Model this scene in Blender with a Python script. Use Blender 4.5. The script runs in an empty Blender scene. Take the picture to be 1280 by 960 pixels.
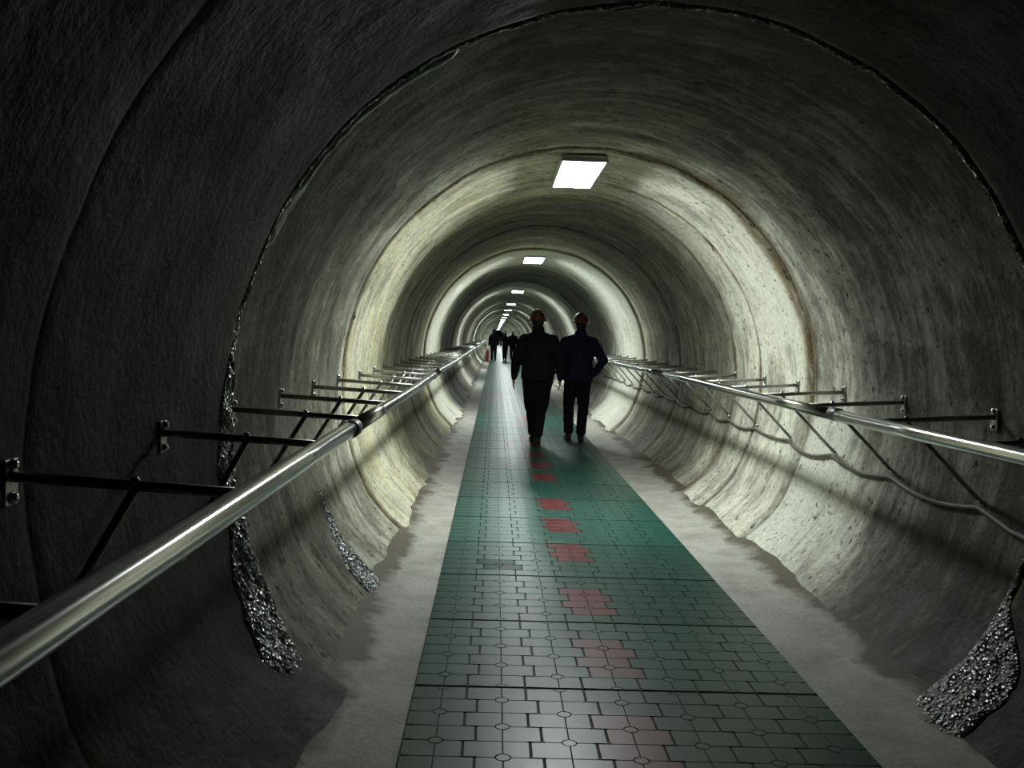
import bpy, bmesh, math, random
from mathutils import Vector, Matrix, noise

random.seed(7)
C = bpy.context.scene
COL = C.collection
PI = math.pi

# ------------------------------------------------------------------ camera, world, exposure
F_PX = 1200.0
VP = (619.0, 419.0)          # where the tunnel's axis meets the picture
ROLL = 0.03                  # the camera is held a little tilted
CAM_POS = Vector((-0.62, 0.0, 1.47))
cam_d = bpy.data.cameras.new('camera')
cam_d.sensor_width = 36.0
cam_d.lens = F_PX / 1280.0 * 36.0
cam_d.clip_start = 0.02
cam_d.clip_end = 1000
cam = bpy.data.objects.new('camera', cam_d)
COL.objects.link(cam)
t = Vector(((VP[0] - 640) / F_PX, -(VP[1] - 480) / F_PX, -1)).normalized()
u = Vector((ROLL, 1, 0))
u = (u - t * u.dot(t)).normalized()
r = t.cross(u)
A = Matrix((r, t, u))        # rows: camera-space vectors that become world X, Y, Z
cam.matrix_world = Matrix.Translation(CAM_POS) @ A.to_4x4()
C.camera = cam

w = bpy.data.worlds.new('tunnel_dark')
C.world = w
w.use_nodes = True
w.node_tree.nodes['Background'].inputs[0].default_value = (0.35, 0.4, 0.42, 1)
w.node_tree.nodes['Background'].inputs[1].default_value = 0.0

LAMP_STRENGTH = 88.0
LAMP_COLOR = (0.93, 1.0, 0.99, 1)
LAMP_Y = [7.75, 16.5, 28.3, 39.8, 49.5] + [60.0 + 10.5 * k for k in range(18)]

C.view_settings.view_transform = 'Standard'
C.view_settings.look = 'None'
C.view_settings.gamma = 1.0
C.view_settings.use_curve_mapping = False
C.view_settings.exposure = 0.0
C.cycles.use_denoising = True
C.cycles.use_light_tree = True
C.cycles.max_bounces = 8
C.cycles.diffuse_bounces = 5
C.cycles.sample_clamp_indirect = 4.0

# ------------------------------------------------------------------ helpers
def link(o, parent=None):
    COL.objects.link(o)
    if parent is not None:
        o.parent = parent
    return o

def obj(name, bm, mat, parent=None, smooth=True, loc=None):
    me = bpy.data.meshes.new(name)
    bmesh.ops.recalc_face_normals(bm, faces=bm.faces[:])
    if smooth:
        for f in bm.faces:
            f.smooth = True
    bm.to_mesh(me)
    bm.free()
    me.materials.append(mat)
    o = bpy.data.objects.new(name, me)
    if loc is not None:
        o.location = loc
    return link(o, parent)

def thing(name, label, cat, loc=(0, 0, 0), rotz=0.0, group=None):
    o = bpy.data.objects.new(name, None)
    o.empty_display_size = 0.1
    o.location = loc
    o.rotation_euler = (0, 0, rotz)
    link(o)
    tag(o, label, cat, group)
    return o

def tag(o, label, cat, group=None):
    o['label'] = label
    o['category'] = cat
    if group:
        o['group'] = group

def tube(bm, pts, rads, seg=12, cap=True):
    """a tube through pts, radius per point"""
    pts = [Vector(p) for p in pts]
    if not isinstance(rads, (list, tuple)):
        rads = [rads] * len(pts)
    rings = []
    prev = None
    for i, p in enumerate(pts):
        d = (pts[min(i + 1, len(pts) - 1)] - pts[max(i - 1, 0)]).normalized()
        if prev is None:
            a = Vector((0, 0, 1)) if abs(d.z) < 0.9 else Vector((1, 0, 0))
            n = (a - d * a.dot(d)).normalized()
        else:
            n = (prev - d * prev.dot(d)).normalized()
        prev = n
        b = d.cross(n)
        rings.append([bm.verts.new(p + (n * math.cos(2 * PI * k / seg) + b * math.sin(2 * PI * k / seg)) * rads[i]) for k in range(seg)])
    for a, b in zip(rings, rings[1:]):
        for k in range(seg):
            bm.faces.new((a[k], a[(k + 1) % seg], b[(k + 1) % seg], b[k]))
    if cap:
        bm.faces.new(rings[0][::-1])
        bm.faces.new(rings[-1])

def box(bm, lo, hi, bevel=0.0):
    lo, hi = Vector(lo), Vector(hi)
    m = Matrix.Translation((lo + hi) / 2) @ Matrix.Diagonal(((hi - lo).x, (hi - lo).y, (hi - lo).z, 1))
    res = bmesh.ops.create_cube(bm, size=1.0, matrix=m)
    if bevel:
        es = list({e for v in res['verts'] for e in v.link_edges})
        bmesh.ops.bevel(bm, geom=es, offset=bevel, segments=2, affect='EDGES', profile=0.5)

def lathe(bm, prof, axis_m, seg=16):
    """profile [(r, h)] spun about local z, moved by axis_m"""
    rings = []
    for rr, h in prof:
        if rr < 1e-6:
            rings.append([bm.verts.new(axis_m @ Vector((0, 0, h)))])
        else:
            rings.append([bm.verts.new(axis_m @ Vector((rr * math.cos(2 * PI * k / seg), rr * math.sin(2 * PI * k / seg), h))) for k in range(seg)])
    for a, b in zip(rings, rings[1:]):
        for k in range(seg):
            k2 = (k + 1) % seg
            if len(a) == 1 and len(b) == 1:
                continue
            if len(a) == 1:
                bm.faces.new((a[0], b[k2], b[k]))
            elif len(b) == 1:
                bm.faces.new((a[k], a[k2], b[0]))
            else:
                bm.faces.new((a[k], a[k2], b[k2], b[k]))

def dup(root):
    """copy a thing or part with its children and their children"""
    r = root.copy()
    COL.objects.link(r)
    for ch in list(root.children):
        c = ch.copy()
        COL.objects.link(c)
        c.parent = r
        for g in ch.children:
            d = g.copy()
            COL.objects.link(d)
            d.parent = c
            for gg in g.children:
                e = gg.copy()
                COL.objects.link(e)
                e.parent = d
    return r

# ------------------------------------------------------------------ materials
def mat_new(name):
    m = bpy.data.materials.new(name)
    m.use_nodes = True
    nt = m.node_tree
    return m, nt, nt.nodes['Principled BSDF']

class NT:
    def __init__(s, nt):
        s.nt = nt
    def n(s, kind, **kw):
        nd = s.nt.nodes.new(kind)
        for k, v in kw.items():
            setattr(nd, k, v)
        return nd
    def l(s, a, b):
        s.nt.links.new(a, b)
    def math(s, op, a, b=None, c=None, clamp=False):
        nd = s.n('ShaderNodeMath', operation=op, use_clamp=clamp)
        for i, v in enumerate((a, b, c)):
            if v is None:
                continue
            if isinstance(v, (int, float)):
                nd.inputs[i].default_value = v
            else:
                s.l(v, nd.inputs[i])
        return nd.outputs[0]
    def noise(s, vec, scale, detail=4, rough=0.6, dist=0.0):
        nd = s.n('ShaderNodeTexNoise')
        nd.inputs['Scale'].default_value = scale
        nd.inputs['Detail'].default_value = detail
        nd.inputs['Roughness'].default_value = rough
        nd.inputs['Distortion'].default_value = dist
        s.l(vec, nd.inputs['Vector'])
        return nd.outputs['Fac']
    def scale(s, vec, sc):
        nd = s.n('ShaderNodeMapping')
        nd.inputs['Scale'].default_value = sc
        s.l(vec, nd.inputs['Vector'])
        return nd.outputs[0]
    def ramp(s, fac, stops, interp='LINEAR'):
        nd = s.n('ShaderNodeValToRGB')
        cr = nd.color_ramp
        cr.interpolation = interp
        while len(cr.elements) < len(stops):
            cr.elements.new(0.5)
        for e, (p, c) in zip(cr.elements, stops):
            e.position = p
            e.color = c if len(c) == 4 else (*c, 1)
        s.l(fac, nd.inputs[0])
        return nd.outputs[0]
    def mix(s, fac, a, b, mode='MIX'):
        nd = s.n('ShaderNodeMix', data_type='RGBA', blend_type=mode)
        for sock, v in ((nd.inputs['Factor'], fac), (nd.inputs['A'], a), (nd.inputs['B'], b)):
            if isinstance(v, (int, float)):
                sock.default_value = v
            elif isinstance(v, tuple):
                sock.default_value = v if len(v) == 4 else (*v, 1)
            else:
                s.l(v, sock)
        return nd.outputs['Result']
    def bump(s, h, strength, dist, normal=None):
        nd = s.n('ShaderNodeBump')
        nd.inputs['Strength'].default_value = strength
        nd.inputs['Distance'].default_value = dist
        s.l(h, nd.inputs['Height'])
        if normal is not None:
            s.l(normal, nd.inputs['Normal'])
        return nd.outputs[0]

def simple_mat(name, col, rough=0.6, metal=0.0, spec=0.5, nscale=40.0, var=0.25, bump=0.0):
    m, nt, b = mat_new(name)
    N = NT(nt)
    tc = N.n('ShaderNodeTexCoord').outputs['Object']
    f = N.noise(tc, nscale, 4, 0.6)
    lo = tuple(c * (1 - var) for c in col)
    hi = tuple(min(1, c * (1 + var)) for c in col)
    N.l(N.ramp(f, [(0.3, lo), (0.7, hi)]), b.inputs['Base Color'])
    b.inputs['Roughness'].default_value = rough
    b.inputs['Metallic'].default_value = metal
    b.inputs['Specular IOR Level'].default_value = spec
    if bump:
        N.l(N.bump(f, bump, 0.01), b.inputs['Normal'])
    return m

def tunnel_mat():
    m, nt, b = mat_new('stained_wet_concrete')
    N = NT(nt)
    tc = N.n('ShaderNodeTexCoord').outputs['Object']
    uv = N.n('ShaderNodeUVMap', uv_map='arc').outputs[0]      # x = metres round the arch, y = metres along
    pale = N.n('ShaderNodeAttribute', attribute_name='pale').outputs['Fac']
    rust = N.n('ShaderNodeAttribute', attribute_name='rust').outputs['Fac']
    algae = N.n('ShaderNodeAttribute', attribute_name='algae').outputs['Fac']
    streak = N.noise(N.scale(uv, (0.9, 4.2, 1)), 1.0, 6, 0.68, 0.9)
    streak2 = N.noise(N.scale(uv, (2.2, 13.0, 1)), 1.0, 5, 0.65, 0.8)
    blot = N.noise(tc, 2.3, 6, 0.62)
    mott = N.noise(tc, 9.0, 6, 0.72)
    fine = N.noise(tc, 34.0, 5, 0.7)
    pits = N.noise(tc, 17.0, 3, 0.55)
    # how pale: section value + streaks of lime
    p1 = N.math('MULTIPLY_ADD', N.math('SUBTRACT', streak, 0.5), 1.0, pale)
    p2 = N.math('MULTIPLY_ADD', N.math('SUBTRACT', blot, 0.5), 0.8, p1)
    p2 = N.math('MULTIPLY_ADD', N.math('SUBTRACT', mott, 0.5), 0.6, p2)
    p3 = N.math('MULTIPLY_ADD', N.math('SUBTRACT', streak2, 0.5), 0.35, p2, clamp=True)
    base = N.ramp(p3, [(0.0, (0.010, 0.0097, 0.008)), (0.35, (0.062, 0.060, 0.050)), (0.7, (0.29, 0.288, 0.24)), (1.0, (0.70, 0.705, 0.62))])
    # green-yellow algae patches
    alg = N.math('MULTIPLY', N.ramp(N.noise(N.scale(uv, (0.9, 3.0, 1)), 1.3, 4, 0.6), [(0.35, (0.3,) * 3), (0.65, (1, 1, 1))]), algae)
    base = N.mix(alg, base, N.mix(1.0, base, (1.0, 0.93, 0.66), 'MULTIPLY'), 'MIX')
    # rust runs at the joints
    rs = N.math('MULTIPLY', rust, N.ramp(streak2, [(0.3, (0.4, 0.4, 0.4)), (0.55, (1, 1, 1))]), clamp=True)
    base = N.mix(rs, base, N.ramp(mott, [(0.35, (0.028, 0.020, 0.010)), (0.65, (0.19, 0.125, 0.045))]))
    # dark pits and fine speckle
    pm = N.ramp(pits, [(0.30, (0.22, 0.22, 0.22)), (0.39, (1, 1, 1))])
    base = N.mix(1.0, base, pm, 'MULTIPLY')
    fm = N.ramp(fine, [(0.3, (0.68, 0.68, 0.68)), (0.7, (1.18, 1.18, 1.18))])
    base = N.mix(1.0, base, fm, 'MULTIPLY')
    N.l(base, b.inputs['Base Color'])
    N.l(N.ramp(blot, [(0.3, (0.42,) * 3), (0.7, (0.75,) * 3)]), b.inputs['Roughness'])
    b.inputs['Specular IOR Level'].default_value = 0.10
    h = N.math('ADD', N.math('MULTIPLY', fine, 0.5), N.math('MULTIPLY', pits, 0.8))
    nrm = N.bump(h, 0.30, 0.02)
    N.l(N.bump(streak2, 0.10, 0.02, nrm), b.inputs['Normal'])
    return m

def floor_mat():
    m, nt, b = mat_new('pale_cement_floor')
    N = NT(nt)
    tc = N.n('ShaderNodeTexCoord').outputs['Object']
    sx = N.n('ShaderNodeSeparateXYZ')
    N.l(tc, sx.inputs[0])
    ax = N.math('ABSOLUTE', sx.outputs['X'])
    blot = N.noise(tc, 3.0, 6, 0.65)
    fine = N.noise(tc, 45.0, 4, 0.7)
    base = N.ramp(blot, [(0.3, (0.27, 0.265, 0.225)), (0.6, (0.44, 0.435, 0.39))])
    e = N.math('MULTIPLY_ADD', N.math('SUBTRACT', blot, 0.5), 0.5, ax)
    mr = N.n('ShaderNodeMapRange')
    mr.inputs['From Min'].default_value = 1.13
    mr.inputs['From Max'].default_value = 1.22
    N.l(e, mr.inputs['Value'])
    base = N.mix(mr.outputs[0], base, (0.10, 0.085, 0.055))
    base = N.mix(1.0, base, N.ramp(fine, [(0.3, (0.75,) * 3), (0.7, (1.1,) * 3)]), 'MULTIPLY')
    N.l(base, b.inputs['Base Color'])
    b.inputs['Roughness'].default_value = 0.7
    N.l(N.bump(fine, 0.3, 0.01), b.inputs['Normal'])
    return m

def rubber_mat(name, a, c, rough=0.36):
    m, nt, b = mat_new(name)
    N = NT(nt)
    tc = N.n('ShaderNodeTexCoord').outputs['Object']
    inf = N.n('ShaderNodeObjectInfo').outputs['Random']
    f = N.noise(tc, 6.0, 5, 0.65)
    fine = N.noise(tc, 90.0, 4, 0.7)
    base = N.ramp(f, [(0.3, a), (0.7, c)])
    base = N.mix(1.0, base, N.ramp(inf, [(0, (0.82,) * 3), (1, (1.12,) * 3)]), 'MULTIPLY')
    dust = N.math('MULTIPLY', N.ramp(N.noise(tc, 2.1, 6, 0.7), [(0.45, (0, 0, 0)), (0.8, (1, 1, 1))]), 0.18)
    base = N.mix(dust, base, (0.13, 0.14, 0.128))
    N.l(base, b.inputs['Base Color'])
    N.l(N.ramp(f, [(0.3, (rough,) * 3), (0.7, (rough + 0.05,) * 3)]), b.inputs['Roughness'])
    b.inputs['Specular IOR Level'].default_value = 0.22
    N.l(N.bump(fine, 0.1, 0.002), b.inputs['Normal'])
    return m

def emit_mat(name, col, strength):
    m, nt, b = mat_new(name)
    b.inputs['Base Color'].default_value = (0.8, 0.8, 0.8, 1)
    b.inputs['Emission Color'].default_value = col
    b.inputs['Emission Strength'].default_value = strength
    return m

def crinkle_mat():
    m, nt, b = mat_new('crinkled_grey_sealant')
    N = NT(nt)
    tc = N.n('ShaderNodeTexCoord').outputs['Object']
    v = N.n('ShaderNodeTexVoronoi')
    v.inputs['Scale'].default_value = 62.0
    N.l(tc, v.inputs['Vector'])
    v2 = N.n('ShaderNodeTexVoronoi')
    v2.inputs['Scale'].default_value = 70.0
    N.l(tc, v2.inputs['Vector'])
    sp = N.n('ShaderNodeSeparateXYZ')
    N.l(v2.outputs['Color'], sp.inputs[0])
    N.l(N.ramp(sp.outputs[0], [(0.2, (0.06, 0.06, 0.058)), (0.6, (0.20, 0.20, 0.198)), (0.92, (0.60, 0.61, 0.61))]), b.inputs['Base Color'])
    b.inputs['Roughness'].default_value = 0.22
    b.inputs['Specular IOR Level'].default_value = 0.9
    N.l(N.bump(v.outputs['Distance'], 0.8, 0.018), b.inputs['Normal'])
    return m

M_WALL = tunnel_mat()
M_FLOOR = floor_mat()
M_GREEN = rubber_mat('green_rubber_paving', (0.008, 0.058, 0.042), (0.014, 0.082, 0.061), 0.315)
M_GROOVE = rubber_mat('dark_rubber_groove', (0.006, 0.014, 0.011), (0.012, 0.026, 0.020), 0.7)
M_RED = rubber_mat('red_rubber_paving', (0.11, 0.016, 0.020), (0.15, 0.025, 0.029), 0.33)
M_DARKP = rubber_mat('dark_rubber_paving', (0.010, 0.035, 0.026), (0.018, 0.05, 0.036))
M_DARKP.node_tree.nodes['Principled BSDF'].inputs['Specular IOR Level'].default_value = 0.05
M_STEEL = simple_mat('polished_stainless_tube', (0.62, 0.62, 0.60), 0.17, 1.0, 0.5, 60, 0.06)
M_DULL = simple_mat('dull_steel_bracket', (0.34, 0.34, 0.31), 0.36, 0.8, 0.5, 50, 0.25)
M_BOLT = simple_mat('bright_bolt_steel', (0.75, 0.75, 0.73), 0.22, 1.0, 0.5, 50, 0.1)
M_COLLAR = simple_mat('dark_steel_collar', (0.10, 0.10, 0.10), 0.4, 0.8, 0.5, 50, 0.2)
M_CABLE = simple_mat('dusty_cable_sheath', (0.13, 0.12, 0.10), 0.6, 0, 0.4, 30, 0.3)
M_HOUSING = simple_mat('pale_lamp_housing', (0.45, 0.46, 0.45), 0.5, 0, 0.5, 30, 0.1)
M_LAMP = emit_mat('glowing_diffuser', LAMP_COLOR, LAMP_STRENGTH)
M_SEAL = crinkle_mat()
M_WIRE = simple_mat('pale_bent_wire', (0.8, 0.8, 0.78), 0.3, 0.0, 0.5, 50, 0.1)
M_BLACK = simple_mat('black_winter_cloth', (0.010, 0.010, 0.011), 0.85, 0, 0.15, 30, 0.4, 0.2)
M_NAVY = simple_mat('navy_winter_cloth', (0.008, 0.009, 0.024), 0.8, 0, 0.2, 30, 0.4, 0.2)
M_TROUS = simple_mat('black_trouser_cloth', (0.009, 0.009, 0.010), 0.9, 0, 0.1, 30, 0.4, 0.2)
M_SHOE = simple_mat('black_shoe_leather', (0.010, 0.009, 0.009), 0.5, 0, 0.3, 30, 0.3)
M_SKIN = simple_mat('skin', (0.36, 0.21, 0.14), 0.55, 0, 0.4, 20, 0.12)
M_HAIR = simple_mat('dark_hair', (0.012, 0.009, 0.008), 0.6, 0, 0.3, 80, 0.4, 0.3)
M_ORANGE = simple_mat('orange_helmet_shell', (0.085, 0.030, 0.008), 0.4, 0, 0.6, 15, 0.15)
M_WHITE = simple_mat('white_helmet_shell', (0.75, 0.75, 0.72), 0.3, 0, 0.5, 15, 0.06)
M_EYE = simple_mat('eye_white', (0.6, 0.6, 0.58), 0.2, 0, 0.5, 15, 0.05)
M_REDP = simple_mat('red_paint', (0.22, 0.022, 0.02), 0.4, 0, 0.5, 15, 0.1)
M_PLATE = simple_mat('white_spot_plate', (0.8, 0.8, 0.78), 0.35, 0, 0.5, 15, 0.04)

# ------------------------------------------------------------------ the tunnel shell
R0, ZC = 1.69, 1.12                       # arch radius and height of its centre
Y0, Y1 = -7.0, 262.0
JOINTS = [-3.0, -0.4, 2.25, 3.9, 7.0, 8.36, 9.2, 12.1, 14.9, 17.9, 20.8]
while JOINTS[-1] < Y1 - 3:
    JOINTS.append(JOINTS[-1] + 3.0)
rs = random.Random(3)
# per lining ring: how pale the concrete is (stain, with near rings darkened for dim light), and how far it is set back
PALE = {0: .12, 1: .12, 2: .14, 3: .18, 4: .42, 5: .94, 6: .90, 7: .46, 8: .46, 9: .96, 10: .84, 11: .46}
OFFS = {3: 0.0, 4: 0.035, 5: 0.02, 6: 0.01, 7: 0.04, 8: 0.03, 9: 0.0, 10: 0.02}
for i in range(len(JOINTS) + 1):
    PALE.setdefault(i, rs.uniform(.55, .95))
    OFFS.setdefault(i, rs.uniform(0.0, 0.04))

def ring_index(y):
    k = 0
    while k < len(JOINTS) and y >= JOINTS[k]:
        k += 1
    return k

def wall_point(th, y, side_eps=0.0):
    """th: angle from straight down, clockwise seen from the entrance -> -pi..pi, 0 = down, +/-pi = crown"""
    k = ring_index(y + side_eps)
    rr = R0 + OFFS[k]
    base = Vector((math.sin(th) * R0, y, ZC - math.cos(th) * R0))
    rr += 0.020 * noise.noise(base * 0.9 + Vector((3, 1, 7)))
    if y < 30:
        rr += 0.010 * noise.noise(base * 3.1) + 0.0045 * noise.noise(base * 9.0)
    for j in JOINTS[max(0, k - 1):k + 1]:
        d = abs(y - j)
        if d < 0.2:
            rr += (0.006 if j < 3 else 0.016) * math.exp(-(d / 0.022) ** 2)
    # rubble swelling out at the foot of the wall
    if abs(th) < 1.05:
        q = (1.05 - abs(th)) / 0.35
        rr -= max(0.0, min(1.0, q)) * 0.10 * (0.85 + 0.8 * noise.noise(Vector((y * 1.3, th * 2, 5))))
    return Vector((math.sin(th) * rr, y, ZC - math.cos(th) * rr))

YS = []
y = Y0
while y < Y1:
    YS.append((y, 0.0))
    y += 0.045 if -0.5 < y < 9.5 else 0.09 if y < 19 else 0.25 if y < 36 else 0.6 if y < 90 else 2.0
YS.append((Y1, 0.0))
for j in JOINTS:
    if j < 90:
        YS = [q for q in YS if abs(q[0] - j) > 0.075]
        for d in (-0.07, -0.04, -0.022, -0.010, -0.003, 0.003, 0.010, 0.022, 0.04, 0.07):
            YS.append((j + d, 0.0))
YS.sort()
TH_FOOT = math.acos((ZC + 0.10) / (R0 + 0.02)) if ZC + 0.10 < R0 else 0.8

def rust_at(th, y):
    v = 0.0
    right = max(0.0, min(1.0, math.sin(th) * 3)) if y < 12 else 0.6
    for j, wl_, wr_, sl, sr in ((7.0, 0.03, 0.15, 0.8, 0.95), (9.2, 0.035, 0.13, 0.9, 1.0), (8.36, 0.012, 0.025, 0.3, 0.9), (14.9, 0.06, 0.10, 0.7, 0.8),
                                (2.25, 0.03, 0.03, 0.2, 0.2), (3.9, 0.06, 0.06, 0.7, 0.7), (12.1, .06, .06, .4, .4), (17.9, .06, .06, .6, .6), (20.8, .08, .08, .6, .6)):
        wd = wl_ + (wr_ - wl_) * right
        sv = sl + (sr - sl) * right
        if j == 7.0 and th > 0:
            sv *= max(0.12, min(1.0, (th - 1.25) / 0.3))
        if j == 9.2 and 0 < th < 1.2:
            wd *= 1.0 + (1.2 - th) * 1.2
        wob = wd * 0.6 * noise.noise(Vector((th * 2.5, j, 1)))
        v = max(v, sv * math.exp(-((y - j - wob) / wd) ** 4))
    if y > 22:
        k = ring_index(y)
        for j in JOINTS[max(0, k - 1):k + 1]:
            v = max(v, 0.6 * math.exp(-((y - j) / 0.12) ** 2))
    return v

def algae_at(th, y):
    left = max(0.0, min(1.0, 0.5 - math.sin(th) * 1.2))
    k = ring_index(y)
    a = {4: 0.35, 5: 0.95, 6: 0.95, 7: 1.3, 8: 1.2, 9: 0.35}.get(k, 0.25)
    return a * (0.35 + 0.65 * left)

PALE_KEYS = [(-10, .08), (2.2, .10), (3.89, .17), (3.91, .34), (5.2, .42), (6.3, .62), (6.98, .74), (7.02, .94), (9.18, .90), (9.22, .80), (10.2, .56), (13.0, .56), (14.3, .74), (14.9, 1.1), (17.9, 1.0), (19.5, .55), (21, .5)]  # stain tones, with near-field dimness and lamp-side brightness put into the colour
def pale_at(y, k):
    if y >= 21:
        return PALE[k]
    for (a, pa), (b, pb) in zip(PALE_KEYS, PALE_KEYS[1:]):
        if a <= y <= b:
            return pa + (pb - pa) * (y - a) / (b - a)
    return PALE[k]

def shell(name, th0, th1, n):
    bm = bmesh.new()
    uvl = bm.loops.layers.uv.new('arc')
    pl = bm.verts.layers.float.new('pale')
    ru = bm.verts.layers.float.new('rust')
    al = bm.verts.layers.float.new('algae')
    rows = []
    for (yy, _) in YS:
        k = ring_index(yy)
        row = []
        for i in range(n + 1):
            th = th0 + (th1 - th0) * i / n
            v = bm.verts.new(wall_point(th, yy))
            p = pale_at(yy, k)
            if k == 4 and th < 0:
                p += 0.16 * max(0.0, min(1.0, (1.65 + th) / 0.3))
            if k == 4 and th > 0:      # paler low on the right-hand wall
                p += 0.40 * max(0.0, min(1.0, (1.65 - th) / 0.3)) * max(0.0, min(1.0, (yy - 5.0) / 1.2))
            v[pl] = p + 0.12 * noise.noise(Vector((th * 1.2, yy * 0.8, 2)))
            v[ru] = rust_at(th, yy)
            v[al] = algae_at(th, yy)
            row.append((v, th * R0, yy))
        rows.append(row)
    for a, b in zip(rows, rows[1:]):
        for i in range(n):
            q = (a[i], a[i + 1], b[i + 1], b[i])
            f = bm.faces.new([x[0] for x in q])
            f.smooth = True
            for lp, x in zip(f.loops, q):
                lp[uvl].uv = (x[1], x[2])
    me = bpy.data.meshes.new(name)
    bm.to_mesh(me)
    bm.free()
    me.materials.append(M_WALL)
    o = bpy.data.objects.new(name, me)
    o['kind'] = 'structure'
    return link(o)

FOOT = 0.68                                # angle of the wall's foot, below floor level
SPL = 2.35                                 # angle where wall passes into the vault
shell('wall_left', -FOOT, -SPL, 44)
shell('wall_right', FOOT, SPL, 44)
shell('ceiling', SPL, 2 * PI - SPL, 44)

# floor with pale strips either side of the matting
bm = bmesh.new()
xs = [-1.38 + 2.76 * i / 46 for i in range(47)]
fy = [Y0 + 0.12 * i for i in range(int(30 / 0.12))]
while fy[-1] < Y1:
    fy.append(fy[-1] + (1.0 if fy[-1] < 80 else 6.0))
rows = []
for yy in fy:
    row = []
    for x in xs:
        z = 0.0
        if abs(x) > 0.9 and yy < 24:
            e = (abs(x) - 0.9) / 0.45
            z = 0.05 * e * e + 0.012 * e * noise.noise(Vector((x * 4, yy * 3, 0)))
        elif abs(x) > 0.9:
            e = (abs(x) - 0.9) / 0.45
            z = 0.05 * e * e
        row.append(bm.verts.new((x, yy, z)))
    rows.append(row)
for a, b in zip(rows, rows[1:]):
    for i in range(len(xs) - 1):
        bm.faces.new((a[i], a[i + 1], b[i + 1], b[i]))
o = obj('floor', bm, M_FLOOR)
o['kind'] = 'structure'

# far end
bm = bmesh.new()
box(bm, (-1.9, Y1 - 0.2, -0.1), (1.9, Y1 + 0.1, 3.0))
o = obj('wall_end', bm, M_FLOOR, smooth=False)
o['kind'] = 'structure'

# ------------------------------------------------------------------ rubber matting: interlocking pavers with a ring at each crossing
MX0, CW, NCOL = -0.91, 0.24, 7
ML, NROW = 0.93, 4
RL = (ML - 0.016) / 3.5      # a dark gap is left where two mats meet
MATZ = 0.004

def paver_polys(ci, ri, g=0.0014):
    """outlines of the raised pieces of one cell (quarters with stepped sides round a disc), local to the mat; every other
    column is shifted by half a row, which leaves half cells at the mat's ends"""
    odd = ci % 2
    cx = MX0 + CW * (ci + 0.5)
    cy = 0.008 + RL * (ri + (0.0 if odd else 0.5))
    hw, hl, st, cr = CW / 2, RL / 2, 0.022, 0.027
    out = []
    sides = (1,) if (odd and ri == 0) else (-1,) if (not odd and ri == 3) else (-1, 1)
    for sx in (-1, 1):
        for sy in sides:
            # every half row the column edge steps to the other side
            off = st if (sy > 0) != bool(odd) else -st
            if (sx < 0 and ci == 0) or (sx > 0 and ci == NCOL - 1):
                off = 0.0
            edge = hw + sx * off - 0.0042
            nx = hw - st - 0.012
            w2 = 0.0036
            pts = [(g, cr + g), (g, hl - g), (nx, hl - g), (nx + 0.004, hl - w2), (edge, hl - w2), (edge, w2), (nx + 0.004, w2), (nx, g), (cr + g, g)]
            if nx + 0.004 > edge - 0.003:
                pts = [(g, cr + g), (g, hl - g), (edge, hl - g), (edge, g), (cr + g, g)]
            pts += [(math.cos(a) * (cr + g), math.sin(a) * (cr + g)) for a in (PI / 8, PI / 4, 3 * PI / 8)]
            poly = [(cx + sx * px, cy + sy * py) for px, py in pts]
            if sx * sy > 0:
                poly.reverse()
            out.append(poly)
    if len(sides) == 2:
        out.append([(cx + (cr - g) * math.cos(2 * PI * k / 12), cy + (cr - g) * math.sin(2 * PI * k / 12)) for k in range(12)])
    else:
        out.append([(cx + (cr - g) * math.cos(PI * k / 7), cy + sides[0] * ((cr - g) * math.sin(PI * k / 7) + 0.001)) for k in range(8)])
    return out

def raise_poly(bm, poly, z0, z1, inset=0.0016):
    cxm = sum(p[0] for p in poly) / len(poly)
    cym = sum(p[1] for p in poly) / len(poly)
    n = len(poly)
    # orientation
    ar = sum(poly[i][0] * poly[(i + 1) % n][1] - poly[(i + 1) % n][0] * poly[i][1] for i in range(n))
    if ar < 0:
        poly = poly[::-1]
    ins = []
    for i in range(n):
        a, b, c = Vector(poly[i - 1]), Vector(poly[i]), Vector(poly[(i + 1) % n])
        d1, d2 = (b - a).normalized(), (c - b).normalized()
        n1, n2 = Vector((-d1.y, d1.x)), Vector((-d2.y, d2.x))
        m = n1 + n2
        m = m / max(0.5, m.dot(n1)) if m.length > 1e-6 else n1
        ins.append(b + m * inset)
    lo = [bm.verts.new((p[0], p[1], z0)) for p in poly]
    mid = [bm.verts.new((p[0], p[1], z1 - 0.0012)) for p in poly]
    top = [bm.verts.new((p.x, p.y, z1)) for p in ins]
    for i in range(n):
        j = (i + 1) % n
        bm.faces.new((lo[i], lo[j], mid[j], mid[i]))
        bm.faces.new((mid[i], mid[j], top[j], top[i]))
    bm.faces.new(top)

def pav_mesh(cells, z0, z1):
    bm = bmesh.new()
    for ci, ri in cells:
        for poly in paver_polys(ci, ri):
            raise_poly(bm, poly, z0, z1)
    return bm

MAT_THICK = 0.016
backs = bmesh.new()
box(backs, (MX0, 0.003, 0.001), (MX0 + CW * NCOL, ML - 0.003, MAT_THICK - 0.005))
first_back = None
mat_first = {}
red_at = {-1: .46, 0: .46, 1: .46, 2: .60, 3: .72, 4: .86, 6: .23, 7: .37, 8: .53, 9: .69, 10: .85, 12: .2, 13: .36, 14: .5}
ORD = ['first', 'second', 'third', 'fourth', 'fifth', 'sixth', 'seventh', 'eighth', 'ninth', 'tenth', 'eleventh', 'twelfth']
pm_cache = {}

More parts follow.
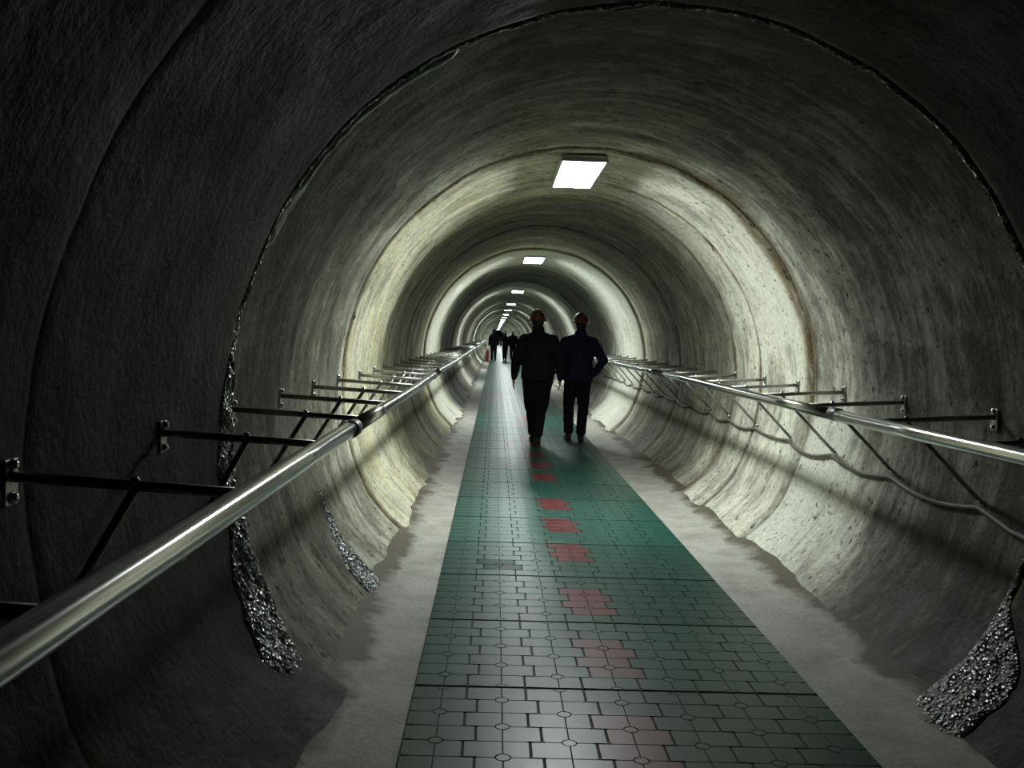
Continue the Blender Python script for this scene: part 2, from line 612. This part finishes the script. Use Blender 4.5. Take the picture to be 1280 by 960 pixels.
def pav_obj(name, cells, mat, z1, parent):
    key = (name, tuple(cells))
    if key not in pm_cache:
        o = obj(name, pav_mesh(cells, 0.006, z1), mat, parent, smooth=False)
        pm_cache[key] = o.data
        return o
    o = bpy.data.objects.new(name, pm_cache[key])
    return link(o, parent)

back_data = None
N_MATS = 84
for k in range(-4, N_MATS):
    ys = 3.9 + ML * (k - 0)
    n_vis = k + 2          # how many mats this is from the photo's lower edge
    if k < -2:
        lab = 'green rubber walkway mat below the lower edge of the view'
    elif n_vis == 0:
        lab = 'nearest green rubber paver mat, cut by the lower edge of the photo'
    elif 1 <= n_vis <= 11:
        lab = 'green rubber paver mat, %s in the row counted from the nearest one' % ORD[n_vis]
    else:
        lab = 'green rubber paver mat in the far part of the tunnel walkway'
    root = thing('rubber_mat', lab, 'mat', (0, ys, 0.002), 0, 'green rubber mats laid along the tunnel floor')
    if back_data is None:
        bo = obj('backing', backs, M_GROOVE, root, smooth=False)
        back_data = bo.data
    else:
        bo = link(bpy.data.objects.new('backing', back_data), root)
    special = {}
    if k in red_at:
        fr = red_at.get(k, (k * 0.16) % 1.0)
        r0 = max(1, min(2, round(fr * 3.5 - 0.5)))
        special = {(3, r0): 'red_paver', (3, r0 + 1): 'red_paver'}
    cells = [(c, q) for c in range(NCOL) for q in range(NROW) if (c, q) not in special]
    if k == 2:
        cells = [c for c in cells if c != (1, 1)]
        d = pav_obj('dark_paver', [(1, 1)], M_DARKP, MAT_THICK, root)
        d['label'] = 'one darker paver'
    if special:
        d = pav_obj('red_paver', sorted(special), M_RED, MAT_THICK, root)
        d['label'] = 'red paver block'
    pav_obj('paver_field', cells, M_GREEN, MAT_THICK, root)

bm = bmesh.new()
yb = 3.9 + ML * N_MATS
box(bm, (MX0, yb, 0.002), (MX0 + CW * NCOL, Y1 - 0.3, 0.018))
o = obj('rubber_mat_run', bm, M_GREEN, smooth=False)
tag(o, 'green rubber matting at the tunnel\'s far end, too far off to tell mats apart', 'matting')
o['kind'] = 'stuff'

# ------------------------------------------------------------------ ceiling lamps
def make_lamp():
    root = thing('ceiling_lamp', '', 'ceiling lamp')
    bm = bmesh.new()
    W, L, H = 0.175, 0.64, 0.045
    box(bm, (-W, -L, 0.012), (W, L, H), 0.012)
    obj('housing', bm, M_HOUSING, root, smooth=False)
    bm = bmesh.new()
    # lip round the diffuser
    for lo, hi in (((-W, -L, -0.004), (-W + 0.018, L, 0.014)), ((W - 0.018, -L, -0.004), (W, L, 0.014)),
                   ((-W + 0.018, -L, -0.004), (W - 0.018, -L + 0.03, 0.014)), ((-W + 0.018, L - 0.03, -0.004), (W - 0.018, L, 0.014))):
        box(bm, lo, hi, 0.003)
    obj('frame', bm, M_HOUSING, root, smooth=False)
    bm = bmesh.new()
    box(bm, (-W + 0.018, -L + 0.03, -0.0035), (W - 0.018, L - 0.03, 0.010))
    obj('diffuser', bm, M_LAMP, root, smooth=False)
    return root

lamp = make_lamp()
LZ = 2.768
for i, yy in enumerate(LAMP_Y):
    o = lamp if i == 0 else dup(lamp)
    o.location = (0, yy, LZ)
    if i == 0:
        o['label'] = 'largest and nearest glowing white ceiling lamp at the crown of the tunnel'
    elif i == 1:
        o['label'] = 'second glowing ceiling lamp from the camera, above the two walkers'
    elif i == 2:
        o['label'] = 'third glowing ceiling lamp, above the helmet of the walker in black'
    elif i == 3:
        o['label'] = 'fourth glowing ceiling lamp, just beyond and below the third'
    elif i == 4:
        o['label'] = 'fifth glowing ceiling lamp, last one that stands clear of its neighbours'
    else:
        o['label'] = 'tiny far ceiling lamp in the white chain near the vanishing point'
    o['group'] = 'lamps along the crown of the tunnel'

# ------------------------------------------------------------------ handrails
RAIL_R = 0.031

def wall_x(side, y, z):
    th = math.acos((ZC - z) / R0)
    p = wall_point(th * side, y)
    return p.x

def orient(p0, p1):
    d = (Vector(p1) - Vector(p0))
    return Matrix.Translation(Vector(p0)) @ d.to_track_quat('Z', 'Y').to_matrix().to_4x4()

def bolt_bm(p, d, r=0.011, h=0.014):
    bm = bmesh.new()
    m = orient(p, Vector(p) + Vector(d))
    lathe(bm, [(0, 0), (r * 1.3, 0), (r * 1.3, h * 0.3), (r, h * 0.3), (r * 0.95, h * 0.8), (r * 0.6, h), (0, h)], m, 10)
    return bm

def make_handrail(side, rail_x, RZ, ys_br, joints, label, brace_from, brace_z, bar_wz, detail_to, y_end):
    root = thing('handrail', label, 'handrail', (rail_x, 0, 0), 0, 'steel handrails along the tunnel')
    # tube lengths between joints
    js = [j for j in joints if j < y_end]
    ends = [-2.6] + js + [y_end]
    for a, b in zip(ends, ends[1:]):
        bm = bmesh.new()
        n = max(2, int((b - a) / 1.0))
        tube(bm, [(0.004 * math.sin((a + (b - a) * i / n) * 1.1), a + 0.002 + (b - a - 0.004) * i / n, RZ + 0.004 * math.sin((a + (b - a) * i / n) * 0.8)) for i in range(n + 1)], RAIL_R, 28)
        obj('rail_tube', bm, M_STEEL, root)
    proto = None
    for j in js:
        if proto is None:
            bm = bmesh.new()
            lathe(bm, [(RAIL_R - 0.002, -0.05), (RAIL_R + 0.0035, -0.05), (RAIL_R + 0.0045, -0.046), (RAIL_R + 0.0045, 0.046), (RAIL_R + 0.0035, 0.05), (RAIL_R - 0.002, 0.05)],
                  orient((0, 0, 0), (0, 1, 0)), 28)
            proto = obj('joint_collar', bm, M_COLLAR, root)
            o = proto
        else:
            o = link(bpy.data.objects.new('joint_collar', proto.data), root)
        o.location = (0, j, RZ)
    for y in ys_br:
        wx = wall_x(side, y, bar_wz) - rail_x
        bz = brace_z
        wx2 = wall_x(side, y, bz) - rail_x
        bm = bmesh.new()
        tube(bm, [(-side * 0.002, 0, RZ + 0.016), (wx - side * 0.004, 0, bar_wz)], 0.0125, 12)
        bar = obj('bracket', bm, M_DULL, root, loc=(0, y, 0))
        if y > detail_to:
            bm = bmesh.new()
            tube(bm, [(brace_from * side, 0, RZ + 0.02), (wx2 - side * 0.004, 0, bz)], 0.010, 8)
            obj('brace', bm, M_DULL, bar)
            continue
        bm = bmesh.new()
        bx = side * brace_from
        tt = bx / wx
        zb = RZ + 0.016 + (bar_wz - RZ - 0.016) * tt
        tube(bm, [(bx, 0, zb - 0.008), (wx2 - side * 0.004, 0, bz)], 0.0105, 12)
        obj('brace', bm, M_DULL, bar)
        # plate on the wall and its bolts
        bm = bmesh.new()
        px = wx - side * 0.008
        box(bm, (min(px, px + side * 0.03), -0.03, bar_wz - 0.065), (max(px, px + side * 0.03), 0.03, bar_wz + 0.04), 0.003)
        obj('wall_plate', bm, M_DULL, bar, smooth=False)
        for dz in (0.026, -0.048):
            obj('bolt', bolt_bm((px, 0, bar_wz + dz), (-side, 0, 0.15)), M_BOLT, bar)
        obj('bolt', bolt_bm((wx2 - side * 0.012, 0, bz + 0.012), (-side, 0, 0.5), 0.012, 0.018), M_BOLT, bar)
        obj('bolt', bolt_bm((bx, 0, zb + 0.008), (0, -0.35, 1), 0.010, 0.014), M_BOLT, bar)
    return root

LB = [0.28, 1.22, 2.16, 3.13, 4.10, 5.02, 5.90, 6.78, 7.68]
while LB[-1] < 62:
    LB.append(LB[-1] + 0.93)
RB = [1.55, 2.5, 3.46, 4.43, 5.42, 6.38, 7.3, 8.22, 9.13]
while RB[-1] < 62:
    RB.append(RB[-1] + 0.93)
LJ = [-1.22 + 5.06 * k for k in range(24)]
RJ = [-0.06 + 5.06 * k for k in range(24)]
make_handrail(-1, -1.18, 1.08, LB, LJ, 'polished steel handrail along the left wall, large in the lower left corner', 0.24, 0.70, 1.12, 24, 118)
make_handrail(1, 1.18, 1.11, RB, RJ, 'polished steel handrail along the right wall above a sagging cable', 0.13, 0.755, 1.16, 24, 118)

# cable clipped to the lower bracket bolts on the right wall
pts = []
rc = random.Random(5)
for a, b in zip(RB, RB[1:]):
    if a > 40:
        break
    sag = rc.uniform(0.02, 0.05)
    for q in range(8):
        f = q / 8
        yy = a + (b - a) * f
        z = 0.735 - sag * math.sin(PI * f) + 0.008 * noise.noise(Vector((yy * 2.3, 0, 0)))
        lift = 0.03 * math.exp(-((yy - 3.9) / 0.25) ** 4)
        pts.append((wall_x(1, yy, z) - 0.018 - lift, yy, z))
bm = bmesh.new()
tube(bm, pts, 0.011, 10)
o = obj('cable', bm, M_CABLE)
tag(o, 'thin dusty cable sagging along the right wall below the handrail', 'cable')

# ------------------------------------------------------------------ crinkled sealing strip round the nearest joint
SY = 3.9
def seal(th0, th1, n, width, rough, label, far_edge, near_side, mat=None):
    bm = bmesh.new()
    rows = []
    m = 26
    for i in range(n + 1):
        th = th0 + (th1 - th0) * i / n
        wd = width(th)
        tp = min(1.0, i / 10, (n - i) / 10)
        wide = min(1.0, wd / 0.3)
        row = []
        for k in range(m + 1):
            q = k / m
            s = q * 2 - 1
            edge = 0.05 * wide * (noise.noise(Vector((th * 7, 4, 0))) + 0.6 * noise.noise(Vector((th * 19, 9, 0))))
            y = far_edge - (wd + edge) * (1 - q)
            p = wall_point(th, min(y, near_side))
            rr = math.hypot(p.x, p.z - ZC)
            env = (1 - s ** 4) * tp
            h = (0.024 if mat else 0.006) * env + 0.020 * wide * env
            h += env * rough * (0.25 + 0.75 * wide) * (noise.noise(Vector((th * 14, y * 22, 1.0))) + 0.8 * noise.noise(Vector((th * 36, y * 55, 3.0))))
            if k in (0, m) or tp == 0.0:
                h = -0.035
            rr -= h
            row.append(bm.verts.new((math.sin(th) * rr, y, ZC - math.cos(th) * rr)))
        rows.append(row)
    for a, b in zip(rows, rows[1:]):
        for k in range(m):
            bm.faces.new((a[k], a[k + 1], b[k + 1], b[k]))
    o = obj('sealing_strip', bm, mat or M_SEAL, smooth=True)
    tag(o, label, 'sealing strip')
    return o
def step(x, a, b):
    q = max(0.0, min(1.0, (x - a) / (b - a)))
    return q * q * (3 - 2 * q)
def w_ring(th):
    if th < PI:                                   # right-hand side: wide only near the floor
        return 0.026 + 0.44 * (1 - step(th, 0.95, 1.2))
    a = 2 * PI - th                               # left-hand side: wide up to above the rail
    return 0.026 + 0.22 * (1 - step(a, 1.45, 1.9)) + 0.24 * (1 - step(a, 0.95, 1.35))
def w_patch(th):
    return 0.06 + 0.34 * (1 - step(abs(th), 0.9, 1.2))
seal(0.62, 2 * PI - 0.62, 930, w_ring, 0.022, 'crinkled shiny grey sealing strip round the nearest big arch joint, wide near the floor', 3.95, 3.89)
seal(-0.76, -1.24, 120, w_patch, 0.020, 'short crinkled grey patch low on the left wall, beyond the big arch joint', 5.62, 6.9)

def w_loose(th):
    a = abs(th)
    gap = math.exp(-((a - 2.27) / 0.012) ** 2)
    return (0.050 + 0.06 * max(0.0, noise.noise(Vector((a * 6, 2, 0)))) + 0.02 * math.exp(-((a - 2.1) / 0.12) ** 2)) * (1 - 0.8 * gap)
M_LOOSE = simple_mat('pale_plastic_film', (0.62, 0.64, 0.62), 0.3, 0, 0.6, 25, 0.4)
seal(-1.97, -2.66, 220, w_loose, 0.012, 'pale shiny streak of loose plastic along the upper left of the nearest arch joint', 4.05, 4.2, M_LOOSE)

# bent bright wire hanging at the crown
bm = bmesh.new()
tube(bm, [(-0.206, 3.70, 2.712), (-0.10, 3.72, 2.735), (-0.035, 3.70, 2.752), (-0.012, 3.69, 2.780), (-0.006, 3.68, 2.75), (0.004, 3.68, 2.722), (0.010, 3.70, 2.75), (0.014, 3.72, 2.83)], 0.0055, 8)
o = obj('bent_wire', bm, M_WIRE)
tag(o, 'short bent wire sticking out of the vault at the top edge of the view', 'wire')

# ------------------------------------------------------------------ people
ICO = None
def hull(bm, balls):
    """convex hull of ellipsoids [(centre, (rx, ry, rz))]"""
    tmp = bmesh.new()
    for c, rr in balls:
        if isinstance(rr, (int, float)):
            rr = (rr, rr, rr)
        bmesh.ops.create_icosphere(tmp, subdivisions=2, radius=1.0, matrix=Matrix.Translation(Vector(c)) @ Matrix.Diagonal((*rr, 1)))
    res = bmesh.ops.convex_hull(tmp, input=tmp.verts[:])
    junk = [g for g in res['geom_interior'] + res['geom_unused'] if isinstance(g, bmesh.types.BMVert)]
    bmesh.ops.delete(tmp, geom=list(set(junk)), context='VERTS')
    me = bpy.data.meshes.new('tmp')
    tmp.to_mesh(me)
    tmp.free()
    bm.from_mesh(me)
    bpy.data.meshes.remove(me)

def fuse(name, bm, mat, parent, voxel, smooth_it=4, wrinkle=0.0, wscale=9.0, seed=0.0, cut=None):
    """merge overlapping solids into one continuous skin"""
    me = bpy.data.meshes.new(name)
    bm.to_mesh(me)
    bm.free()
    o = bpy.data.objects.new(name, me)
    COL.objects.link(o)
    rm = o.modifiers.new('r', 'REMESH')
    rm.mode = 'VOXEL'
    rm.voxel_size = voxel
    sm = o.modifiers.new('s', 'SMOOTH')
    sm.factor = 0.5
    sm.iterations = smooth_it
    dg = bpy.context.evaluated_depsgraph_get()
    dg.update()
    me2 = bpy.data.meshes.new_from_object(o.evaluated_get(dg))
    bpy.data.objects.remove(o)
    bpy.data.meshes.remove(me)
    me2.name = name
    if wrinkle:
        for v in me2.vertices:
            n = v.normal.copy()
            p = v.co
            d = noise.noise(Vector((p.x * wscale, p.y * wscale, p.z * wscale * 1.8 + seed))) + 0.5 * noise.noise(Vector((p.x * 20, p.y * 20, p.z * 36 + seed)))
            v.co = p + n * d * wrinkle
    for p in me2.polygons:
        p.use_smooth = True
    me2.materials.clear()
    me2.materials.append(mat)
    return link(bpy.data.objects.new(name, me2), parent)

def hand_solids(bm, wrist, d, out, fwd, curl, s):
    """wrist point, d = direction of the forearm, out = thumb side, fwd = palm normal"""
    d, out = d.normalized(), out.normalized()
    n = d.cross(out).normalized()
    out = n.cross(d).normalized()
    if n.dot(fwd) < 0:
        n = -n                      # fingers curl towards n
    palm_end = wrist + d * 0.085 * s
    hull(bm, [(wrist, 0.024 * s), (wrist + d * 0.03 * s + out * 0.022 * s, 0.016 * s), (palm_end + out * 0.030 * s, 0.0125 * s), (palm_end - out * 0.030 * s, 0.0115 * s)])
    for k, (o_, ln, rr) in enumerate(((0.031, 0.070, 0.0088), (0.0105, 0.078, 0.009), (-0.0105, 0.072, 0.0086), (-0.031, 0.056, 0.0078))):
        p = palm_end + out * o_ * s
        dirs = [d, (d + n * curl).normalized(), (d + n * curl * 2.4).normalized()]
        for q, fr in enumerate((0.45, 0.32, 0.23)):
            p2 = p + dirs[q] * ln * fr * s + out * o_ * 0.05
            hull(bm, [(p, rr * s * (1 - 0.07 * q)), (p2, rr * s * (0.93 - 0.07 * q))])
            p = p2
    tb = wrist + d * 0.025 * s + out * 0.022 * s
    t1 = tb + (d * 0.7 + out * 0.65 + n * 0.3).normalized() * 0.040 * s
    t2 = t1 + (d * 0.95 + out * 0.25 + n * 0.4).normalized() * 0.032 * s
    hull(bm, [(tb, 0.014 * s), (t1, 0.011 * s)])
    hull(bm, [(t1, 0.0105 * s), (t2, 0.009 * s)])

def make_person(label, loc, P, mats, voxel, height=1.74, rotz=0.0, detail=True):
    """faces +Y. P holds joints (metres, for a 1.74 m figure) for each side: elbow, wrist, knee, ankle; L/R"""
    s = height / 1.74
    root = thing('person', label, 'person', loc, rotz)
    V = lambda a: Vector(a) * s
    lean = P.get('lean', 0.0)
    hz = 1.615
    hx, hy = P.get('head', (0.0, 0.02))
    # ---- body
    bm = bmesh.new()
    E = lambda c, rr: (V(c), tuple(q * s for q in rr) if isinstance(rr, tuple) else rr * s)
    hull(bm, [E((hx, hy, hz + 0.02), (0.076, 0.098, 0.100)), E((hx, hy + 0.035, hz - 0.075), (0.045, 0.050, 0.035))])
    hull(bm, [E((hx, hy + 0.100, hz + 0.008), 0.008), E((hx, hy + 0.118, hz - 0.028), 0.012), E((hx, hy + 0.09, hz - 0.03), 0.016)])   # nose
    hull(bm, [E((hx - 0.03, hy + 0.088, hz + 0.026), 0.012), E((hx + 0.03, hy + 0.088, hz + 0.026), 0.012)])                          # brow
    hull(bm, [E((hx - 0.016, hy + 0.090, hz - 0.060), 0.008), E((hx + 0.016, hy + 0.090, hz - 0.060), 0.008)])                        # lips
    for sd in (-1, 1):
        hull(bm, [E((hx + sd * 0.080, hy - 0.008, hz + 0.012), (0.008, 0.017, 0.018)), E((hx + sd * 0.076, hy - 0.002, hz - 0.024), (0.007, 0.010, 0.012))])
    hull(bm, [E((hx, hy - 0.01, hz - 0.05), 0.054), E((hx * 0.5, -0.005, 1.42), 0.062)])
    hull(bm, [E((-0.15, 0, 1.365), 0.048), E((0.15, 0, 1.365), 0.048), E((0, 0, 1.42), 0.055), E((0, 0.01, 1.24), (0.155, 0.10, 0.10)), E((0, 0, 1.06), (0.135, 0.09, 0.06))])
    hull(bm, [E((0, 0, 1.06), (0.135, 0.09, 0.06)), E((0, -0.005, 0.93), (0.16, 0.105, 0.09))])
    for sd, k in ((-1, 'L'), (1, 'R')):
        sh, el, wr = Vector((sd * 0.178, 0, 1.362)), Vector(P['elbow' + k]), Vector(P['wrist' + k])
        hull(bm, [E(sh, 0.046), E(el, 0.039)])
        hull(bm, [E(el, 0.040), E(wr, 0.027)])
        hp, kn, an = Vector((sd * 0.088, 0, 0.90)), Vector(P['knee' + k]), Vector(P['ankle' + k])
        hull(bm, [E(hp, 0.085), E(kn, 0.056)])
        hull(bm, [E(kn, 0.055), E(kn * 0.6 + an * 0.4 + Vector((0, -0.012, 0)), 0.052), E(an, 0.036)])
        toe = an + Vector((sd * 0.015, 0.15, -an.z + 0.035))
        hull(bm, [E(an, 0.036), E(an + Vector((0, -0.045, 0.034 - an.z)), 0.03), E(toe, 0.03)])
        hand_solids(bm, V(wr), V(wr) - V(el) * 1.0 + Vector((-sd * 0.03, 0.03, -0.05)), Vector((0, 1, 0.1)) if not P.get('pocket' + k) else Vector((0, 0.5, 1)), Vector((-sd, 0, 0)), 0.35, s)
    fuse('body', bm, mats['skin'], root, voxel * 0.75, 3)
    # ---- trousers
    bm = bmesh.new()
    hull(bm, [E((0, 0, 1.02), (0.155, 0.11, 0.05)), E((-0.07, -0.01, 0.90), (0.105, 0.125, 0.08)), E((0.07, -0.01, 0.90), (0.105, 0.125, 0.08))])
    for sd, k in ((-1, 'L'), (1, 'R')):
        hp, kn, an = Vector((sd * 0.088, 0, 0.88)), Vector(P['knee' + k]), Vector(P['ankle' + k])
        hm = an + Vector((0, -0.01, 0.035))
        tf = P.get('tfat', 1.0)
        hull(bm, [E(hp, 0.108 * tf), E(kn, 0.082 * tf)])
        hull(bm, [E(kn, 0.079), E(hm, (0.070, 0.074, 0.03))])
    fuse('trousers', bm, mats['trousers'], root, voxel, 3, 0.007, 8, 3.1)
    # ---- shoes
    for sd, k in ((-1, 'L'), (1, 'R')):
        an = Vector(P['ankle' + k])
        z0 = an.z - 0.085
        bm = bmesh.new()
        hull(bm, [E(an + Vector((0, -0.005, 0.02)), (0.052, 0.056, 0.03)), E(Vector((an.x, an.y - 0.045, z0 + 0.05)), (0.042, 0.045, 0.05)), E(Vector((an.x, an.y + 0.02, z0 + 0.055)), (0.044, 0.06, 0.05))])
        hull(bm, [E(Vector((an.x, an.y - 0.04, z0 + 0.036)), (0.042, 0.045, 0.036)), E(Vector((an.x + sd * 0.012, an.y + 0.155, z0 + 0.034)), (0.046, 0.055, 0.034)), E(Vector((an.x, an.y + 0.05, z0 + 0.05)), (0.044, 0.05, 0.045))])
        sh = fuse('shoe', bm, mats['shoe'], root, voxel, 2)
        bm = bmesh.new()
        hull(bm, [E(Vector((an.x, an.y - 0.045, z0 + 0.013)), (0.046, 0.046, 0.012)), E(Vector((an.x + sd * 0.012, an.y + 0.155, z0 + 0.013)), (0.050, 0.060, 0.012))])
        obj('sole', bm, mats['shoe'], sh)
    # ---- jacket
    bm = bmesh.new()
    fat = P.get('fat', 1.0)
    hem = P.get('hem', 0.86)
    hull(bm, [E((-0.165, -0.005, 1.378), 0.074), E((0.165, -0.005, 1.378), 0.074), E((0, -0.01, 1.455), (0.085, 0.075, 0.05)),
              E((0, 0.0, 1.25), (0.195 * fat, 0.15 * fat, 0.10)), E((0, 0, 1.08), (0.19 * fat, 0.15 * fat, 0.08))])
    hull(bm, [E((0, 0, 1.12), (0.192 * fat, 0.15 * fat, 0.06)), E((0, -0.005, hem + 0.09), (0.205 * fat, 0.165 * fat, 0.05)), E((0, -0.005, hem + 0.02), (0.20 * fat, 0.16 * fat, 0.02))])
    # collar
    hull(bm, [E((hx * 0.5, -0.01, 1.46), (0.090, 0.085, 0.03)), E((hx * 0.8, hy - 0.025, P.get('collar', 1.53)), (0.080, 0.080, 0.02))])
    for sd, k in ((-1, 'L'), (1, 'R')):
        sh, el, wr = Vector((sd * 0.185, 0, 1.372)), Vector(P['elbow' + k]), Vector(P['wrist' + k])
        hull(bm, [E(sh, 0.080 * fat), E(el, 0.064 * fat)])
        hull(bm, [E(el, 0.064 * fat), E(el * 0.15 + wr * 0.85, 0.049), E(wr - (wr - el) * 0.06, 0.043)])
    fuse('jacket', bm, mats['jacket'], root, voxel, 3, 0.009, 7, 8.7)
    # ---- hair
    bm = bmesh.new()
    hull(bm, [E((hx, hy - 0.012, hz + 0.035), (0.085, 0.098, 0.088)), E((hx, hy - 0.045, hz - 0.055), (0.066, 0.055, 0.03))])
    fuse('hair', bm, mats['hair'], root, voxel, 2, 0.003, 40, 1.0)
    if detail:
        for sd in (-1, 1):
            bm = bmesh.new()
            hull(bm, [E((hx + sd * 0.031, hy + 0.088, hz + 0.005), 0.0115)])
            obj('eye', bm, M_EYE, root)
    # ---- hard hat: domed shell with a ridge, and a peak at the front
    bm = bmesh.new()
    prof = []
    for q in range(9):
        a = q / 8 * PI / 2
        prof.append((math.cos(a), math.sin(a)))
    m = Matrix.Translation(V((hx, hy - 0.008, hz + 0.045))) @ Matrix.Diagonal((0.108 * s, 0.132 * s, 0.128 * s, 1))
    lathe(bm, [(0.93, -0.12), (1.10, -0.16), (1.12, -0.12), (1.02, -0.02)] + prof, m, 28)
    for v in bm.verts:                     # stretch the brim into a peak at the face
        lx = v.co.x - hx * s
        ly = v.co.y - (hy - 0.008) * s
        lz = v.co.z - (hz + 0.045) * s
        if lz < 0 and ly > 0.03 * s:
            v.co.y += 0.045 * s * min(1, (ly / s - 0.03) / 0.08)
            v.co.z -= 0.010 * s
        if lz > 0.02 and abs(lx) < 0.022 * s:
            v.co.z += 0.006 * s
    obj('helmet', bm, mats['helmet'], root)
    return root

def pose(**kw):
    base = dict(elbowL=(-0.26, -0.02, 1.14), wristL=(-0.27, 0.06, 0.89), elbowR=(0.26, -0.02, 1.14), wristR=(0.27, 0.06, 0.89),
                kneeL=(-0.10, 0.04, 0.49), ankleL=(-0.10, 0.0, 0.085), kneeR=(0.10, 0.05, 0.49), ankleR=(0.10, 0.05, 0.085))
    base.update(kw)
    return base

GZ = 0.019       # top of the matting
make_person('person in bulky black jacket and dark orange helmet walking away, left of the near pair', (-0.03, 12.95, GZ),
            pose(elbowL=(-0.285, -0.05, 1.13), wristL=(-0.315, 0.03, 0.86), elbowR=(0.285, -0.08, 1.13), wristR=(0.30, -0.02, 0.87),
                 kneeL=(-0.07, 0.13, 0.50), ankleL=(-0.025, 0.20, 0.085), kneeR=(0.06, 0.02, 0.49), ankleR=(0.015, -0.16, 0.10),
                 fat=1.14, tfat=1.18, hem=0.84, head=(-0.02, 0.03), collar=1.56),
            dict(skin=M_SKIN, jacket=M_BLACK, trousers=M_TROUS, shoe=M_SHOE, hair=M_HAIR, helmet=M_ORANGE), 0.011, 1.77)
make_person('person in navy jacket and dark orange helmet walking away, elbow out, near the right rail', (0.555, 13.4, GZ),
            pose(elbowL=(-0.265, -0.04, 1.14), wristL=(-0.25, 0.05, 0.88), elbowR=(0.335, -0.08, 1.14), wristR=(0.225, 0.05, 0.92), pocketR=True,
                 kneeL=(-0.11, 0.10, 0.50), ankleL=(-0.10, 0.10, 0.085), kneeR=(0.09, 0.06, 0.49), ankleR=(0.06, -0.04, 0.085),
                 fat=1.06, hem=0.82, head=(0.02, 0.03), collar=1.52),
            dict(skin=M_SKIN, jacket=M_NAVY, trousers=M_TROUS, shoe=M_SHOE, hair=M_HAIR, helmet=M_ORANGE), 0.011, 1.76)
make_person('tiny dark-clothed person far down the tunnel, nearest to the left handrail', (-0.68, 54.0, GZ),
            pose(kneeL=(-0.10, 0.12, 0.50), ankleL=(-0.09, 0.14, 0.085), ankleR=(0.09, -0.12, 0.085), kneeR=(0.09, 0.02, 0.49), fat=1.08),
            dict(skin=M_SKIN, jacket=M_BLACK, trousers=M_TROUS, shoe=M_SHOE, hair=M_HAIR, helmet=M_COLLAR), 0.018, 1.76, detail=False)
make_person('tiny dark-clothed person far down the tunnel, between the left rail walker and the near pair', (-0.03, 55.5, GZ),
            pose(kneeL=(-0.08, 0.02, 0.49), ankleL=(-0.06, -0.08, 0.085), ankleR=(0.05, 0.12, 0.085), kneeR=(0.07, 0.10, 0.50), fat=0.92),
            dict(skin=M_SKIN, jacket=M_BLACK, trousers=M_TROUS, shoe=M_SHOE, hair=M_HAIR, helmet=M_WHITE), 0.018, 1.66, detail=False)
make_person('tiny far person in white helmet, half hidden behind the walker in black', (0.46, 58.0, GZ),
            pose(kneeL=(-0.09, 0.10, 0.50), ankleL=(-0.08, 0.12, 0.085), ankleR=(0.07, -0.10, 0.085), kneeR=(0.08, 0.02, 0.49)),
            dict(skin=M_SKIN, jacket=M_BLACK, trousers=M_TROUS, shoe=M_SHOE, hair=M_HAIR, helmet=M_WHITE), 0.018, 1.74, detail=False)

# ------------------------------------------------------------------ far small things by the left rail
root = thing('fire_extinguisher', 'tiny red canister low beside the left wall, left of the far walkers', 'extinguisher', (-1.03, 53.0, 0.01))
bm = bmesh.new()
lathe(bm, [(0, 0), (0.085, 0), (0.09, 0.015), (0.09, 0.50), (0.075, 0.56), (0.035, 0.60), (0.03, 0.63), (0, 0.63)], Matrix(), 20)
obj('cylinder_body', bm, M_REDP, root)
bm = bmesh.new()
box(bm, (-0.015, -0.10, 0.63), (0.015, 0.03, 0.66), 0.005)
box(bm, (-0.012, -0.12, 0.675), (0.012, 0.03, 0.69), 0.004)
box(bm, (-0.014, 0.0, 0.62), (0.014, 0.03, 0.69), 0.004)
obj('valve_handle', bm, M_COLLAR, root, smooth=False)
bm = bmesh.new()
tube(bm, [(0.02, 0, 0.64), (0.09, 0, 0.62), (0.12, 0, 0.5), (0.115, 0, 0.3), (0.105, 0, 0.2)], 0.011, 8)
obj('hose', bm, M_COLLAR, root)

bm = bmesh.new()
box(bm, (-1.148, 53.4, 1.00), (-0.99, 53.42, 1.20), 0.004)  # white plate added in place of a bright glint at the rail
o = obj('bright_spot_plate', bm, M_PLATE, smooth=False)
tag(o, 'tiny white plate in place of a bright spot on the left handrail far down the tunnel', 'plate')
